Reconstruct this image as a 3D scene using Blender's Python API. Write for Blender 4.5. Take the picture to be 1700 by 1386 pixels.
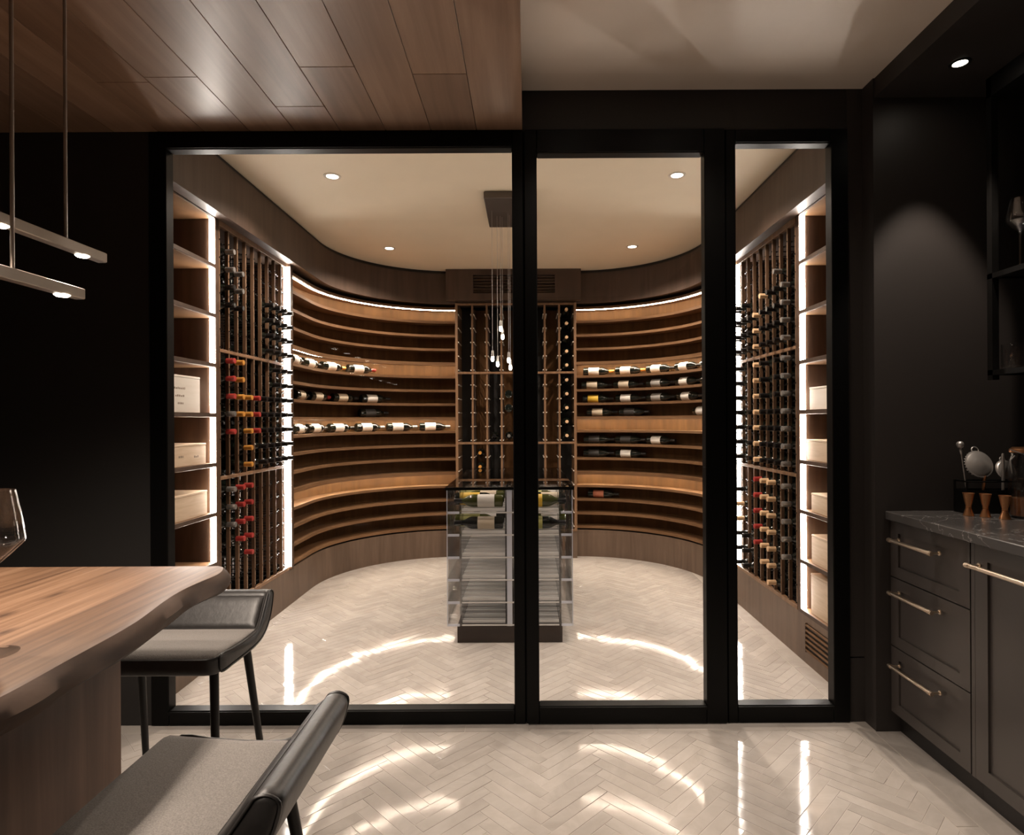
import bpy, math, random
from mathutils import Matrix, Vector
random.seed(7)
for o in list(bpy.data.objects): bpy.data.objects.remove(o, do_unlink=True)
sc = bpy.context.scene
C = sc.collection
PI = math.pi

# ------------------------------------------------------------------ camera
H = 1.30
cam = bpy.data.cameras.new('camera'); camo = bpy.data.objects.new('camera', cam); C.objects.link(camo)
cam.sensor_width = 36.0; cam.lens = 36.0 * 1000.0 / 1700.0
cam.shift_x = -0.0153; cam.shift_y = 0.00235; cam.clip_start = 0.02
camo.matrix_world = Matrix.Translation((0, 0, H)) @ Matrix.Rotation(PI/2, 4, 'X') @ Matrix.Rotation(math.radians(-0.3), 4, 'Z')
sc.camera = camo

# ------------------------------------------------------------------ world, exposure
w = bpy.data.worlds.new('world'); sc.world = w; w.use_nodes = True
w.node_tree.nodes['Background'].inputs[0].default_value = (0.03, 0.026, 0.022, 1)
w.node_tree.nodes['Background'].inputs[1].default_value = 1.0
sc.view_settings.view_transform = 'Standard'; sc.view_settings.look = 'None'
sc.view_settings.gamma = 1.0; sc.view_settings.use_curve_mapping = False
sc.view_settings.exposure = 0.0
sc.cycles.transparent_max_bounces = 48
sc.cycles.max_bounces = 12
sc.cycles.use_denoising = True
sc.cycles.sample_clamp_indirect = 6.0
sc.cycles.caustics_reflective = False; sc.cycles.caustics_refractive = False
WARM = (1.0, 0.84, 0.70); LEDC = (1.0, 0.91, 0.82)
E_LED = 62.0; E_SHELF = 115.0; E_CELLAR_SPOT = 105.0; E_ADDED_SPOT = 18.0; E_COUNTER = 52.0; E_PENDANT = 13.0

# ------------------------------------------------------------------ mesh helpers
class MB:
    def __init__(s): s.v = []; s.f = []
    def add(s, vs, fs):
        b = len(s.v); s.v += [tuple(p) for p in vs]; s.f += [tuple(i + b for i in q) for q in fs]; return s
    def box(s, a, b, m=None):
        (x0, y0, z0), (x1, y1, z1) = a, b
        x0, x1 = sorted((x0, x1)); y0, y1 = sorted((y0, y1)); z0, z1 = sorted((z0, z1))
        v = [(x0,y0,z0),(x1,y0,z0),(x1,y1,z0),(x0,y1,z0),(x0,y0,z1),(x1,y0,z1),(x1,y1,z1),(x0,y1,z1)]
        if m is not None: v = [tuple(m @ Vector(p)) for p in v]
        return s.add(v, [(0,3,2,1),(4,5,6,7),(0,1,5,4),(1,2,6,5),(2,3,7,6),(3,0,4,7)])
    def rbox(s, a, b, r):                      # box with chamfered edges
        (x0, y0, z0), (x1, y1, z1) = a, b
        x0, x1 = sorted((x0, x1)); y0, y1 = sorted((y0, y1)); z0, z1 = sorted((z0, z1))
        rings = []
        for z, i in ((z0, r), (z0 + r, 0), (z1 - r, 0), (z1, r)):
            c = r * 1.0
            X0, X1, Y0, Y1 = x0 + i, x1 - i, y0 + i, y1 - i
            rings.append([(X0+c,Y0,z),(X1-c,Y0,z),(X1,Y0+c,z),(X1,Y1-c,z),(X1-c,Y1,z),(X0+c,Y1,z),(X0,Y1-c,z),(X0,Y0+c,z)])
        return s.loft(rings, True, True)
    def loft(s, rings, closed=True, caps=False):
        n = len(rings[0]); v = [p for r in rings for p in r]; f = []
        for i in range(len(rings) - 1):
            for j in range(n if closed else n - 1):
                k = (j + 1) % n
                f.append((i*n+j, i*n+k, (i+1)*n+k, (i+1)*n+j))
        if caps:
            f.append(tuple(reversed(range(n)))); f.append(tuple((len(rings)-1)*n + j for j in range(n)))
        return s.add(v, f)
    def lathe(s, prof, n=20, m=None, caps=False):
        rings = []
        for r, z in prof:
            rr = max(r, 0.00005)
            ring = [(rr*math.cos(2*PI*j/n), rr*math.sin(2*PI*j/n), z) for j in range(n)]
            if m is not None: ring = [tuple(m @ Vector(p)) for p in ring]
            rings.append(ring)
        return s.loft(rings, True, caps)
    def tube(s, pts, r, n=8, caps=True, closed=False):
        pts = [Vector(p) for p in pts]; rs = r if isinstance(r, (list, tuple)) else [r]*len(pts)
        rings = []; up = None
        for i, p in enumerate(pts):
            if closed: t = (pts[(i+1) % len(pts)] - pts[i-1])
            else: t = pts[min(i+1, len(pts)-1)] - pts[max(i-1, 0)]
            t.normalize()
            if up is None:
                up = Vector((0,0,1)) if abs(t.z) < 0.9 else Vector((1,0,0))
            a = t.cross(up); a.normalize(); b = a.cross(t); b.normalize(); up = b
            rings.append([tuple(p + a*math.cos(2*PI*j/n)*rs[i] + b*math.sin(2*PI*j/n)*rs[i]) for j in range(n)])
        if closed: rings.append(rings[0]); caps = False
        return s.loft(rings, True, caps)
    def mesh(s, name, smooth=0, off=None):
        me = bpy.data.meshes.new(name)
        v = s.v if off is None else [(p[0]-off[0], p[1]-off[1], p[2]-off[2]) for p in s.v]
        me.from_pydata(v, [], s.f); me.update()
        if smooth:
            me.polygons.foreach_set('use_smooth', [True]*len(me.polygons))
            me.set_sharp_from_angle(angle=math.radians(smooth))
        return me

def wloc(p):
    t = Vector((0,0,0))
    while p is not None: t = t + p.location; p = p.parent
    return t
def obj(name, mb, mat, parent=None, smooth=0, loc=None):
    """link a mesh given in world coordinates; loc = its origin"""
    if loc is None: loc = wloc(parent) if parent is not None else Vector((0,0,0))
    loc = Vector(loc)
    me = mb.mesh(name, smooth, loc) if isinstance(mb, MB) else mb
    me.materials.clear(); me.materials.append(mat)
    o = bpy.data.objects.new(name, me); C.objects.link(o)
    if parent is not None:
        o.parent = parent; o.location = loc - wloc(parent)
    else: o.location = loc
    return o
def tag(o, label, cat=None, group=None, kind=None):
    o['label'] = label
    if cat: o['category'] = cat
    if group: o['group'] = group
    if kind: o['kind'] = kind
    return o
def thing(name, label, cat, loc=(0,0,0), group=None, kind=None):
    o = bpy.data.objects.new(name, None); C.objects.link(o); o.location = loc; o.empty_display_size = 0.05
    return tag(o, label, cat, group, kind)
def copy_tree(o, parent=None):
    c = o.copy(); C.objects.link(c); c.parent = parent
    for ch in list(o.children): copy_tree(ch, c)
    return c

# ------------------------------------------------------------------ materials
def newmat(name):
    m = bpy.data.materials.new(name); m.use_nodes = True; nt = m.node_tree
    return m, nt, nt.nodes['Principled BSDF']
def pos_noise(nt, scale, detail=4, rnd=5.0, rough=0.55, dist=0.0):
    N = nt.nodes; L = nt.links
    g = N.new('ShaderNodeNewGeometry'); oi = N.new('ShaderNodeObjectInfo')
    mul = N.new('ShaderNodeMath'); mul.operation = 'MULTIPLY'; mul.inputs[1].default_value = rnd
    L.new(oi.outputs['Random'], mul.inputs[0])
    add = N.new('ShaderNodeVectorMath'); add.operation = 'ADD'
    L.new(g.outputs['Position'], add.inputs[0]); L.new(mul.outputs[0], add.inputs[1])
    sc_ = N.new('ShaderNodeVectorMath'); sc_.operation = 'MULTIPLY'; sc_.inputs[1].default_value = scale
    L.new(add.outputs[0], sc_.inputs[0])
    n = N.new('ShaderNodeTexNoise'); n.inputs['Scale'].default_value = 1.0; n.inputs['Detail'].default_value = detail
    n.inputs['Roughness'].default_value = rough; n.inputs['Distortion'].default_value = dist
    L.new(sc_.outputs[0], n.inputs['Vector'])
    return n, oi
def ramp(nt, src, stops):
    r = nt.nodes.new('ShaderNodeValToRGB'); e = r.color_ramp.elements
    while len(e) < len(stops): e.new(0.5)
    for k, (p, c) in enumerate(stops): e[k].position = p; e[k].color = (*c, 1)
    nt.links.new(src, r.inputs[0]); return r
def bump(nt, src, bs, strength=0.1, dist=0.01):
    b = nt.nodes.new('ShaderNodeBump'); b.inputs['Strength'].default_value = strength; b.inputs['Distance'].default_value = dist
    nt.links.new(src, b.inputs['Height']); nt.links.new(b.outputs[0], bs.inputs['Normal'])
def plain(name, col, rough=0.5, metal=0.0, var=0.12, scale=(6,6,6), spec=0.5, bmp=0.0):
    m, nt, bs = newmat(name)
    n, _ = pos_noise(nt, scale, 3)
    lo = tuple(c*(1-var) for c in col); hi = tuple(min(1, c*(1+var)) for c in col)
    r = ramp(nt, n.outputs[0], [(0.3, lo), (0.7, hi)])
    nt.links.new(r.outputs[0], bs.inputs['Base Color'])
    bs.inputs['Roughness'].default_value = rough; bs.inputs['Metallic'].default_value = metal
    bs.inputs['Specular IOR Level'].default_value = spec
    if bmp: bump(nt, n.outputs[0], bs, bmp)
    return m
def wood(name, dark, mid, light, grain=(35,2.2,35), rough=0.4, rvar=0.0, spec=0.4, bmp=0.05):
    m, nt, bs = newmat(name); N = nt.nodes; L = nt.links
    n, oi = pos_noise(nt, grain, 6, 7.0, 0.6, 0.4)
    n2, _ = pos_noise(nt, tuple(g*0.25 for g in grain), 3, 7.0, 0.5, 1.2)
    mix = N.new('ShaderNodeMath'); mix.operation = 'MULTIPLY_ADD'; mix.inputs[1].default_value = 0.6
    mulb = N.new('ShaderNodeMath'); mulb.operation = 'MULTIPLY'; mulb.inputs[1].default_value = 0.4
    L.new(n2.outputs[0], mulb.inputs[0]); L.new(n.outputs[0], mix.inputs[0]); L.new(mulb.outputs[0], mix.inputs[2])
    r = ramp(nt, mix.outputs[0], [(0.30, dark), (0.5, mid), (0.70, light)])
    out = r.outputs[0]
    if rvar:
        hsv = N.new('ShaderNodeHueSaturation'); mr = N.new('ShaderNodeMapRange')
        mr.inputs['To Min'].default_value = 1 - rvar; mr.inputs['To Max'].default_value = 1 + rvar
        L.new(oi.outputs['Random'], mr.inputs['Value']); L.new(mr.outputs[0], hsv.inputs['Value']); L.new(out, hsv.inputs['Color'])
        out = hsv.outputs[0]
    L.new(out, bs.inputs['Base Color'])
    bs.inputs['Roughness'].default_value = rough; bs.inputs['Specular IOR Level'].default_value = spec
    bump(nt, n.outputs[0], bs, bmp, 0.002)
    return m
def emit(name, col, strength):
    m = bpy.data.materials.new(name); m.use_nodes = True; nt = m.node_tree; nt.nodes.clear()
    e = nt.nodes.new('ShaderNodeEmission'); e.inputs[0].default_value = (*col, 1); e.inputs[1].default_value = strength
    o = nt.nodes.new('ShaderNodeOutputMaterial'); nt.links.new(e.outputs[0], o.inputs[0]); return m
def pane(name, tint=(1,1,1), ior=1.45, rough=0.0, haze=0.0, hazecol=(0.8,0.85,0.9)):
    """a clear sheet: lets light straight through, mirrors by Fresnel"""
    m = bpy.data.materials.new(name); m.use_nodes = True; nt = m.node_tree; nt.nodes.clear(); N = nt.nodes; L = nt.links
    t = N.new('ShaderNodeBsdfTransparent'); t.inputs[0].default_value = (*tint, 1)
    g = N.new('ShaderNodeBsdfGlossy'); g.inputs['Roughness'].default_value = rough
    lw = N.new('ShaderNodeLayerWeight'); lw.inputs[0].default_value = 0.5
    pw = N.new('ShaderNodeMath'); pw.operation = 'POWER'; pw.inputs[1].default_value = 5.0; L.new(lw.outputs['Facing'], pw.inputs[0])
    f0 = ((ior-1)/(ior+1))**2
    fr = N.new('ShaderNodeMath'); fr.operation = 'MULTIPLY_ADD'; fr.inputs[1].default_value = 1-f0; fr.inputs[2].default_value = f0; L.new(pw.outputs[0], fr.inputs[0])
    mx = N.new('ShaderNodeMixShader'); L.new(fr.outputs[0], mx.inputs[0]); L.new(t.outputs[0], mx.inputs[1]); L.new(g.outputs[0], mx.inputs[2])
    out = mx.outputs[0]
    if haze:
        d = N.new('ShaderNodeBsdfDiffuse'); d.inputs[0].default_value = (*hazecol, 1)
        m2 = N.new('ShaderNodeMixShader'); m2.inputs[0].default_value = haze
        L.new(out, m2.inputs[1]); L.new(d.outputs[0], m2.inputs[2]); out = m2.outputs[0]
    o = N.new('ShaderNodeOutputMaterial'); L.new(out, o.inputs[0]); return m
def glass(name, col=(1,1,1), ior=1.5, rough=0.0):
    m, nt, bs = newmat(name)
    bs.inputs['Base Color'].default_value = (*col, 1); bs.inputs['Transmission Weight'].default_value = 1.0
    bs.inputs['IOR'].default_value = ior; bs.inputs['Roughness'].default_value = rough; return m
def tile_mat(name):
    m, nt, bs = newmat(name); N = nt.nodes; L = nt.links
    n, oi = pos_noise(nt, (5,5,5), 6, 9.0, 0.6, 1.5)
    g = N.new('ShaderNodeNewGeometry')
    r = ramp(nt, n.outputs[0], [(0.28, (0.44,0.402,0.367)), (0.5, (0.50,0.460,0.425)), (0.72, (0.56,0.520,0.485))])
    add = N.new('ShaderNodeMath'); add.operation = 'ADD'; L.new(oi.outputs['Random'], add.inputs[0]); L.new(g.outputs['Random Per Island'], add.inputs[1])
    fr = N.new('ShaderNodeMath'); fr.operation = 'FRACT'; L.new(add.outputs[0], fr.inputs[0])
    mr = N.new('ShaderNodeMapRange'); mr.inputs['To Min'].default_value = 0.93; mr.inputs['To Max'].default_value = 1.06; L.new(fr.outputs[0], mr.inputs['Value'])
    hsv = N.new('ShaderNodeHueSaturation'); L.new(mr.outputs[0], hsv.inputs['Value']); L.new(r.outputs[0], hsv.inputs['Color'])
    L.new(hsv.outputs[0], bs.inputs['Base Color'])
    bs.inputs['Roughness'].default_value = 0.07; bs.inputs['Specular IOR Level'].default_value = 0.42
    n3, _ = pos_noise(nt, (14,14,14), 2, 3.0)
    bump(nt, n3.outputs[0], bs, 0.03, 0.004)
    return m
def table_mat():
    m = wood('table_walnut', (0.040,0.019,0.010), (0.110,0.060,0.033), (0.20,0.121,0.074), (70,2.2,70), 0.42, 0, 0.35, 0.06)
    nt = m.node_tree; N = nt.nodes; L = nt.links; bs = N['Principled BSDF']
    src = bs.inputs['Base Color'].links[0].from_socket
    g = N.new('ShaderNodeNewGeometry'); prev = None
    for (x, y, sx, sy) in ((-1.058,1.346,.012,.055), (-1.048,1.203,.018,.04), (-0.963,1.106,.016,.035)):   # knots
        s1 = N.new('ShaderNodeVectorMath'); s1.operation = 'SUBTRACT'; s1.inputs[1].default_value = (x, y, .915); L.new(g.outputs['Position'], s1.inputs[0])
        s2 = N.new('ShaderNodeVectorMath'); s2.operation = 'MULTIPLY'; s2.inputs[1].default_value = (1/sx, 1/sy, 0); L.new(s1.outputs[0], s2.inputs[0])
        ln = N.new('ShaderNodeVectorMath'); ln.operation = 'LENGTH'; L.new(s2.outputs[0], ln.inputs[0])
        mr = N.new('ShaderNodeMapRange'); mr.inputs['From Min'].default_value = 0.15; mr.inputs['From Max'].default_value = 1.0
        mr.inputs['To Min'].default_value = 0.9; mr.inputs['To Max'].default_value = 0.0; L.new(ln.outputs['Value'], mr.inputs['Value'])
        if prev is None: prev = mr.outputs[0]
        else:
            mxm = N.new('ShaderNodeMath'); mxm.operation = 'MAXIMUM'; L.new(prev, mxm.inputs[0]); L.new(mr.outputs[0], mxm.inputs[1]); prev = mxm.outputs[0]
    mx = N.new('ShaderNodeMix'); mx.data_type = 'RGBA'; mx.inputs[7].default_value = (0.035,0.016,0.008,1)
    L.new(prev, mx.inputs[0]); L.new(src, mx.inputs[6]); L.new(mx.outputs[2], bs.inputs['Base Color'])
    return m
def stone_mat():
    m, nt, bs = newmat('counter_stone')
    n, _ = pos_noise(nt, (2.2,2.2,2.2), 5, 0.0, 0.6, 2.2)
    r = ramp(nt, n.outputs[0], [(0.0, (0.075,0.070,0.068)), (0.495, (0.085,0.080,0.078)), (0.505, (0.26,0.25,0.24))])
    e = r.color_ramp.elements.new(0.515); e.color = (0.085,0.080,0.078,1)
    nt.links.new(r.outputs[0], bs.inputs['Base Color']); bs.inputs['Roughness'].default_value = 0.22; return m
def fabric_mat():
    m, nt, bs = newmat('stool_fabric')
    n, _ = pos_noise(nt, (420,420,420), 2); n2, _ = pos_noise(nt, (30,160,30), 3)
    r = ramp(nt, n.outputs[0], [(0.3, (0.15,0.137,0.127)), (0.7, (0.25,0.23,0.213))])
    nt.links.new(r.outputs[0], bs.inputs['Base Color']); bs.inputs['Roughness'].default_value = 0.85
    bs.inputs['Sheen Weight'].default_value = 0.15
    bump(nt, n.outputs[0], bs, 0.25, 0.002); return m
def crate_mat(name, a, b):
    return wood(name, a, tuple((x+y)/2 for x, y in zip(a, b)), b, (7,7,60), 0.65, 0.08, 0.25, 0.06)

M = {}
M['plaster'] = plain('plaster_ceiling', (0.80,0.70,0.61), 0.5, var=0.02)
M['cellar_plaster'] = plain('cellar_ceiling_paint', (0.88,0.77,0.60), 0.7, var=0.02)
M['darkwall'] = plain('dark_wall_paint', (0.016,0.0145,0.0135), 0.55, var=0.06, scale=(2,2,2))
M['taupe'] = plain('dark_taupe_paint', (0.033,0.028,0.0258), 0.5, var=0.05, scale=(2,2,2))
M['black'] = plain('black_metal', (0.0022,0.0021,0.0020), 0.4, 0.0, var=0.1, spec=0.14)
M['blackrail'] = plain('black_steel', (0.008,0.0075,0.007), 0.4, 0.3)
M['ceilwood'] = wood('ceiling_walnut', (0.165,0.098,0.062), (0.240,0.148,0.098), (0.315,0.204,0.141), (24,1.4,24), 0.32, 0.16, 0.45, 0.03)
M['walnut'] = wood('walnut_panel', (0.045,0.024,0.014), (0.075,0.041,0.025), (0.11,0.062,0.039), (22,22,2.2), 0.45, 0.05)
M['cornice'] = wood('dark_walnut_panel', (0.048,0.030,0.021), (0.074,0.047,0.034), (0.10,0.066,0.049), (26,26,2.4), 0.5, 0.04)
M['plinth'] = wood('walnut_plinth', (0.085,0.055,0.038), (0.125,0.083,0.058), (0.165,0.112,0.080), (26,26,2.4), 0.4, 0.04)
M['shelf'] = wood('walnut_shelf', (0.100,0.050,0.023), (0.160,0.084,0.040), (0.225,0.124,0.061), (5,5,70), 0.5, 0.06, 0.25)
M['back'] = wood('walnut_back_board', (0.060,0.0275,0.0095), (0.096,0.045,0.016), (0.135,0.066,0.024), (20,20,2.0), 0.6, 0.05, 0.12)
M['slat'] = wood('walnut_slat', (0.13,0.070,0.036), (0.21,0.118,0.064), (0.29,0.170,0.095), (40,40,2.0), 0.42, 0.06)
M['rackslat'] = wood('dark_walnut_slat', (0.080,0.044,0.024), (0.135,0.076,0.043), (0.19,0.11,0.064), (40,40,2.0), 0.42, 0.06)
M['rackback'] = plain('rack_back_black', (0.010,0.008,0.007), 0.6)
M['island_wood'] = wood('dark_island_plinth', (0.018,0.010,0.007), (0.028,0.016,0.011), (0.042,0.025,0.018), (4,30,30), 0.35)
M['table'] = table_mat()
M['tableedge'] = wood('live_edge_bark', (0.022,0.011,0.007), (0.052,0.029,0.018), (0.105,0.062,0.040), (9,3.5,16), 0.6, 0, 0.3, 0.35)
M['tablebase'] = wood('table_base_walnut', (0.060,0.030,0.018), (0.105,0.055,0.034), (0.16,0.088,0.056), (26,26,1.8), 0.45, 0.03)
M['stone'] = stone_mat()
M['cab'] = plain('cabinet_paint', (0.064,0.055,0.0505), 0.33, var=0.04, scale=(2,2,2))
M['toe'] = plain('toe_kick_dark', (0.012,0.010,0.009), 0.5)
M['leather'] = plain('black_leather', (0.020,0.0185,0.018), 0.42, var=0.2, scale=(60,60,60), bmp=0.06)
M['fabric'] = fabric_mat()
M['brass'] = plain('champagne_metal', (0.86,0.72,0.58), 0.3, 1.0, var=0.08, scale=(300,300,300))
M['copper'] = plain('copper', (0.85,0.42,0.20), 0.32, 0.85, var=0.06)
M['steel'] = plain('polished_steel', (0.68,0.65,0.62), 0.34, 0.75, var=0.08)
M['peg'] = plain('glint_painted_peg', (0.80,0.74,0.66), 0.35, 0.2, var=0.05)  # pale colour painted in for light glinting off the steel
M['barmetal'] = plain('pendant_bronze', (0.30,0.25,0.21), 0.42, 0.6, var=0.06)
M['tile'] = tile_mat('pale_stone_tile')
M['grout'] = plain('grout', (0.50,0.46,0.415), 0.5, var=0.05)
M['pane'] = pane('clear_pane', (0.99,0.99,0.988), 1.22)
M['acrylic'] = pane('clear_acrylic', (0.985,0.988,0.992), 1.49, 0.02, 0.004, (0.85,0.88,0.95))
M['acrylic_edge_glow'] = pane('glow_painted_acrylic_edge', (0.92,0.94,0.98), 1.6, 0.08, 0.60, (0.84,0.87,0.97))  # whitish colour painted in for light glowing out of the edges
M['acrylic_rib'] = pane('ribbed_acrylic', (0.97,0.97,0.97), 1.6, 0.05, 0.55, (0.92,0.90,0.88))
M['smoked'] = pane('smoked_glass_top', (0.80,0.80,0.81), 1.5, 0.0)
M['wineglass'] = pane('wine_glass_clear', (0.97,0.975,0.98), 2.0, 0.0)
M['bottle'] = plain('dark_bottle_glass', (0.006,0.008,0.006), 0.07, var=0.1, spec=0.6)
M['bottle_green'] = plain('olive_bottle_glass', (0.050,0.055,0.012), 0.08, var=0.1, spec=0.6)
M['label_white'] = plain('white_label', (0.78,0.74,0.68), 0.6, var=0.03)
M['label_cream'] = plain('cream_label', (0.60,0.50,0.37), 0.6, var=0.04)
M['label_yellow'] = plain('yellow_label', (0.75,0.48,0.05), 0.55, var=0.05)
M['label_dark'] = plain('dark_label', (0.035,0.032,0.030), 0.5, var=0.2)
M['label_grey'] = plain('grey_label', (0.33,0.31,0.29), 0.6, var=0.05)
M['label_red'] = plain('rust_label', (0.32,0.10,0.05), 0.6, var=0.05)
M['label_green'] = plain('olive_label', (0.40,0.38,0.12), 0.6, var=0.05)
M['cap_black'] = plain('black_capsule', (0.008,0.007,0.007), 0.3)
M['cap_orange'] = plain('orange_capsule', (0.72,0.34,0.07), 0.4, 0.3)
M['cap_red'] = plain('red_capsule', (0.36,0.035,0.03), 0.4)
M['cap_tan'] = plain('tan_capsule', (0.72,0.48,0.28), 0.45)
M['cap_grey'] = plain('silver_capsule', (0.22,0.21,0.20), 0.35, 0.4)
M['crate'] = crate_mat('pine_crate', (0.50,0.37,0.25), (0.68,0.54,0.40))
M['crate_white'] = crate_mat('white_crate', (0.72,0.66,0.58), (0.82,0.77,0.70))
M['ink'] = plain('crate_ink', (0.26,0.20,0.15), 0.7)
M['led'] = emit('led_strip_glow', LEDC, E_LED)
M['led_shelf'] = emit('shelf_led_glow', (1.0,0.86,0.68), E_SHELF)
M['lamp'] = emit('downlight_glow', (1.0,0.88,0.72), 26.0)
M['lamp_pend'] = emit('pendant_glow', (1.0,0.88,0.72), 18.0)
M['trimwhite'] = plain('downlight_trim_white', (0.7,0.64,0.56), 0.5)
M['canopy'] = plain('canopy_bronze', (0.13,0.11,0.10), 0.35, 0.5)

def spot(parent, loc, energy, size, blend=0.5, radius=0.03, col=WARM, rot=(0,0,0)):
    l = bpy.data.lights.new('spot', 'SPOT'); l.energy = energy; l.spot_size = math.radians(size); l.spot_blend = blend
    l.shadow_soft_size = radius; l.color = col
    o = bpy.data.objects.new('lamp_light', l); C.objects.link(o); o.parent = parent
    o.location = Vector(loc) - wloc(parent); o.rotation_euler = rot
    return o

# ================================================================== THE SETTING
XC = -0.107; HW = 1.58; XL = XC - HW; XR = XC + HW           # cellar walls at plinth face
CE = 2.70; WZ = 2.54; GY = 2.58                              # ceilings, plane of the glass wall
RC = 1.05; ARC_Y = 4.69; S0 = 4.29                           # rounded corners of the cellar
def struct(name, mb, mat, label, smooth=0, cat='wall', loc=None):
    o = obj(name, mb, mat, None, smooth, loc); return tag(o, label, cat, None, 'structure')

# ---- floor and tiles
floor = struct('floor', MB().box((-3.3,-1.7,-0.06),(2.2,6.2,-0.0010)), M['grout'], 'pale polished stone herringbone floor running into the wine cellar', cat='floor')
TL, TW, GAP = 0.288, 0.048, 0.0026
def clip(poly, x0, x1, y0, y1):
    def cut(p, ax, val, sgn):
        out = []
        for i in range(len(p)):
            a, b = p[i-1], p[i]; da, db = sgn*(a[ax]-val), sgn*(b[ax]-val)
            if (da >= 0) != (db >= 0):
                t = da/(da-db); out.append((a[0]+(b[0]-a[0])*t, a[1]+(b[1]-a[1])*t))
            if db >= 0: out.append(b)
        return out
    for ax, val, sg in ((0,x0,1),(0,x1,-1),(1,y0,1),(1,y1,-1)):
        if poly: poly = cut(poly, ax, val, sg)
    return poly
def area(p): return 0.5*sum(p[i-1][0]*p[i][1]-p[i][0]*p[i-1][1] for i in range(len(p)))
def tile_prism(poly):                                         # chamfered slab, local coords
    cx = sum(p[0] for p in poly)/len(poly); cy = sum(p[1] for p in poly)/len(poly); n = len(poly)
    def ins(k): return [(cx+(x-cx)*(1-k/max(1e-4,math.hypot(x-cx,y-cy))), cy+(y-cy)*(1-k/max(1e-4,math.hypot(x-cx,y-cy)))) for x, y in poly]
    top = ins(0.0012)
    rings = [[(x,y,-0.010) for x,y in poly], [(x,y,-0.0004) for x,y in poly], [(x,y,0.0) for x,y in top]]
    m = MB().loft(rings, True, False); m.f.append(tuple(2*n+j for j in range(n))); return m
def herringbone(x0, x1, y0, y1, ox, oy):
    q = math.sqrt(0.5); out = []
    for i in range(-260, 260):
        for j in range(-14, 15):
            for kind in (0, 1):
                u0, v0 = i*TW + j*TL, i*TW - j*TL
                if kind == 0: r = (u0, v0, u0+TL, v0+TW)
                else: r = (u0, v0+TW, u0+TW, v0+TW+TL)
                cu, cv = (r[0]+r[2])/2, (r[1]+r[3])/2
                cx, cy = (cu-cv)*q+ox, (cu+cv)*q+oy
                if cx < x0-.16 or cx > x1+.16 or cy < y0-.16 or cy > y1+.16: continue
                g = GAP/2
                c = [(r[0]+g,r[1]+g),(r[2]-g,r[1]+g),(r[2]-g,r[3]-g),(r[0]+g,r[3]-g)]
                p = [((u-v)*q+ox, (u+v)*q+oy) for u, v in c]
                p2 = clip(p, x0, x1, y0, y1)
                if len(p2) < 3 or abs(area(p2)) < 2e-4: continue
                out.append((p2, (cx, cy), kind, abs(area(p2)) > TL*TW*0.88))
    return out
def strip_tiles(x0, x1, y0, y1, along, n):
    out = []
    for k in range(n):
        a, b = k/n, (k+1)/n
        if along == 'x': p = (x0+(x1-x0)*a+GAP/2, x0+(x1-x0)*b-GAP/2, y0+GAP/2, y1-GAP/2)
        else: p = (x0+GAP/2, x1-GAP/2, y0+(y1-y0)*a+GAP/2, y0+(y1-y0)*b-GAP/2)
        poly = [(p[0],p[2]),(p[1],p[2]),(p[1],p[3]),(p[0],p[3])]
        out.append((poly, ((p[0]+p[1])/2, (p[2]+p[3])/2), 2, False))
    return out
tiles = herringbone(-3.3, 1.352, -1.6, 2.510, 0.07, 0.0)
tiles += herringbone(XL-0.02, XR-0.09, 2.66, 5.80, 0.02, 0.03)
tiles += strip_tiles(-1.62, 1.352, 2.513, 2.60, 'x', 11)
tiles += strip_tiles(1.355, 1.428, -1.6, 2.50, 'y', 14) + strip_tiles(1.431, 1.545, -1.6, 2.50, 'y', 11)
tiles += strip_tiles(XL-0.02, XR+0.02, 2.60, 2.66, 'x', 11) + strip_tiles(XR-0.087, XR+0.02, 2.66, 4.60, 'y', 8)
def inview(c):
    x, y = c
    if y < 1.82: return False
    px = 876+1000*x/y
    return -40 < px < 1740 and not (y < 2.6 and x < -0.95)
vis = sorted([t for t in tiles if inview(t[1])], key=lambda t: t[1][1])[:300]
vid = set(id(t) for t in vis)
base_mesh = {}
for t in vis:
    poly, c, kind, full = t
    if full:
        if kind not in base_mesh:
            base_mesh[kind] = tile_prism([(x-c[0], y-c[1]) for x, y in poly]).mesh('tile')
        o = obj('tile', base_mesh[kind], M['tile'], floor, 0, (c[0], c[1], 0))
    else:
        o = obj('tile', tile_prism([(x-c[0], y-c[1]) for x, y in poly]).mesh('tile'), M['tile'], floor, 0, (c[0], c[1], 0))
    o.rotation_euler = (random.gauss(0, .0022), random.gauss(0, .0022), 0)
rest = MB()
for t in tiles:
    if id(t) in vid: continue
    poly, c, kind, full = t
    m = tile_prism([(x-c[0], y-c[1]) for x, y in poly]); a, b = random.gauss(0, .0022), random.gauss(0, .0022)
    rest.add([(x+c[0], y+c[1], z + x*a + y*b) for x, y, z in m.v], m.f)
to = obj('tile_field', rest, M['tile'], floor); to['kind'] = 'stuff'

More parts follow.
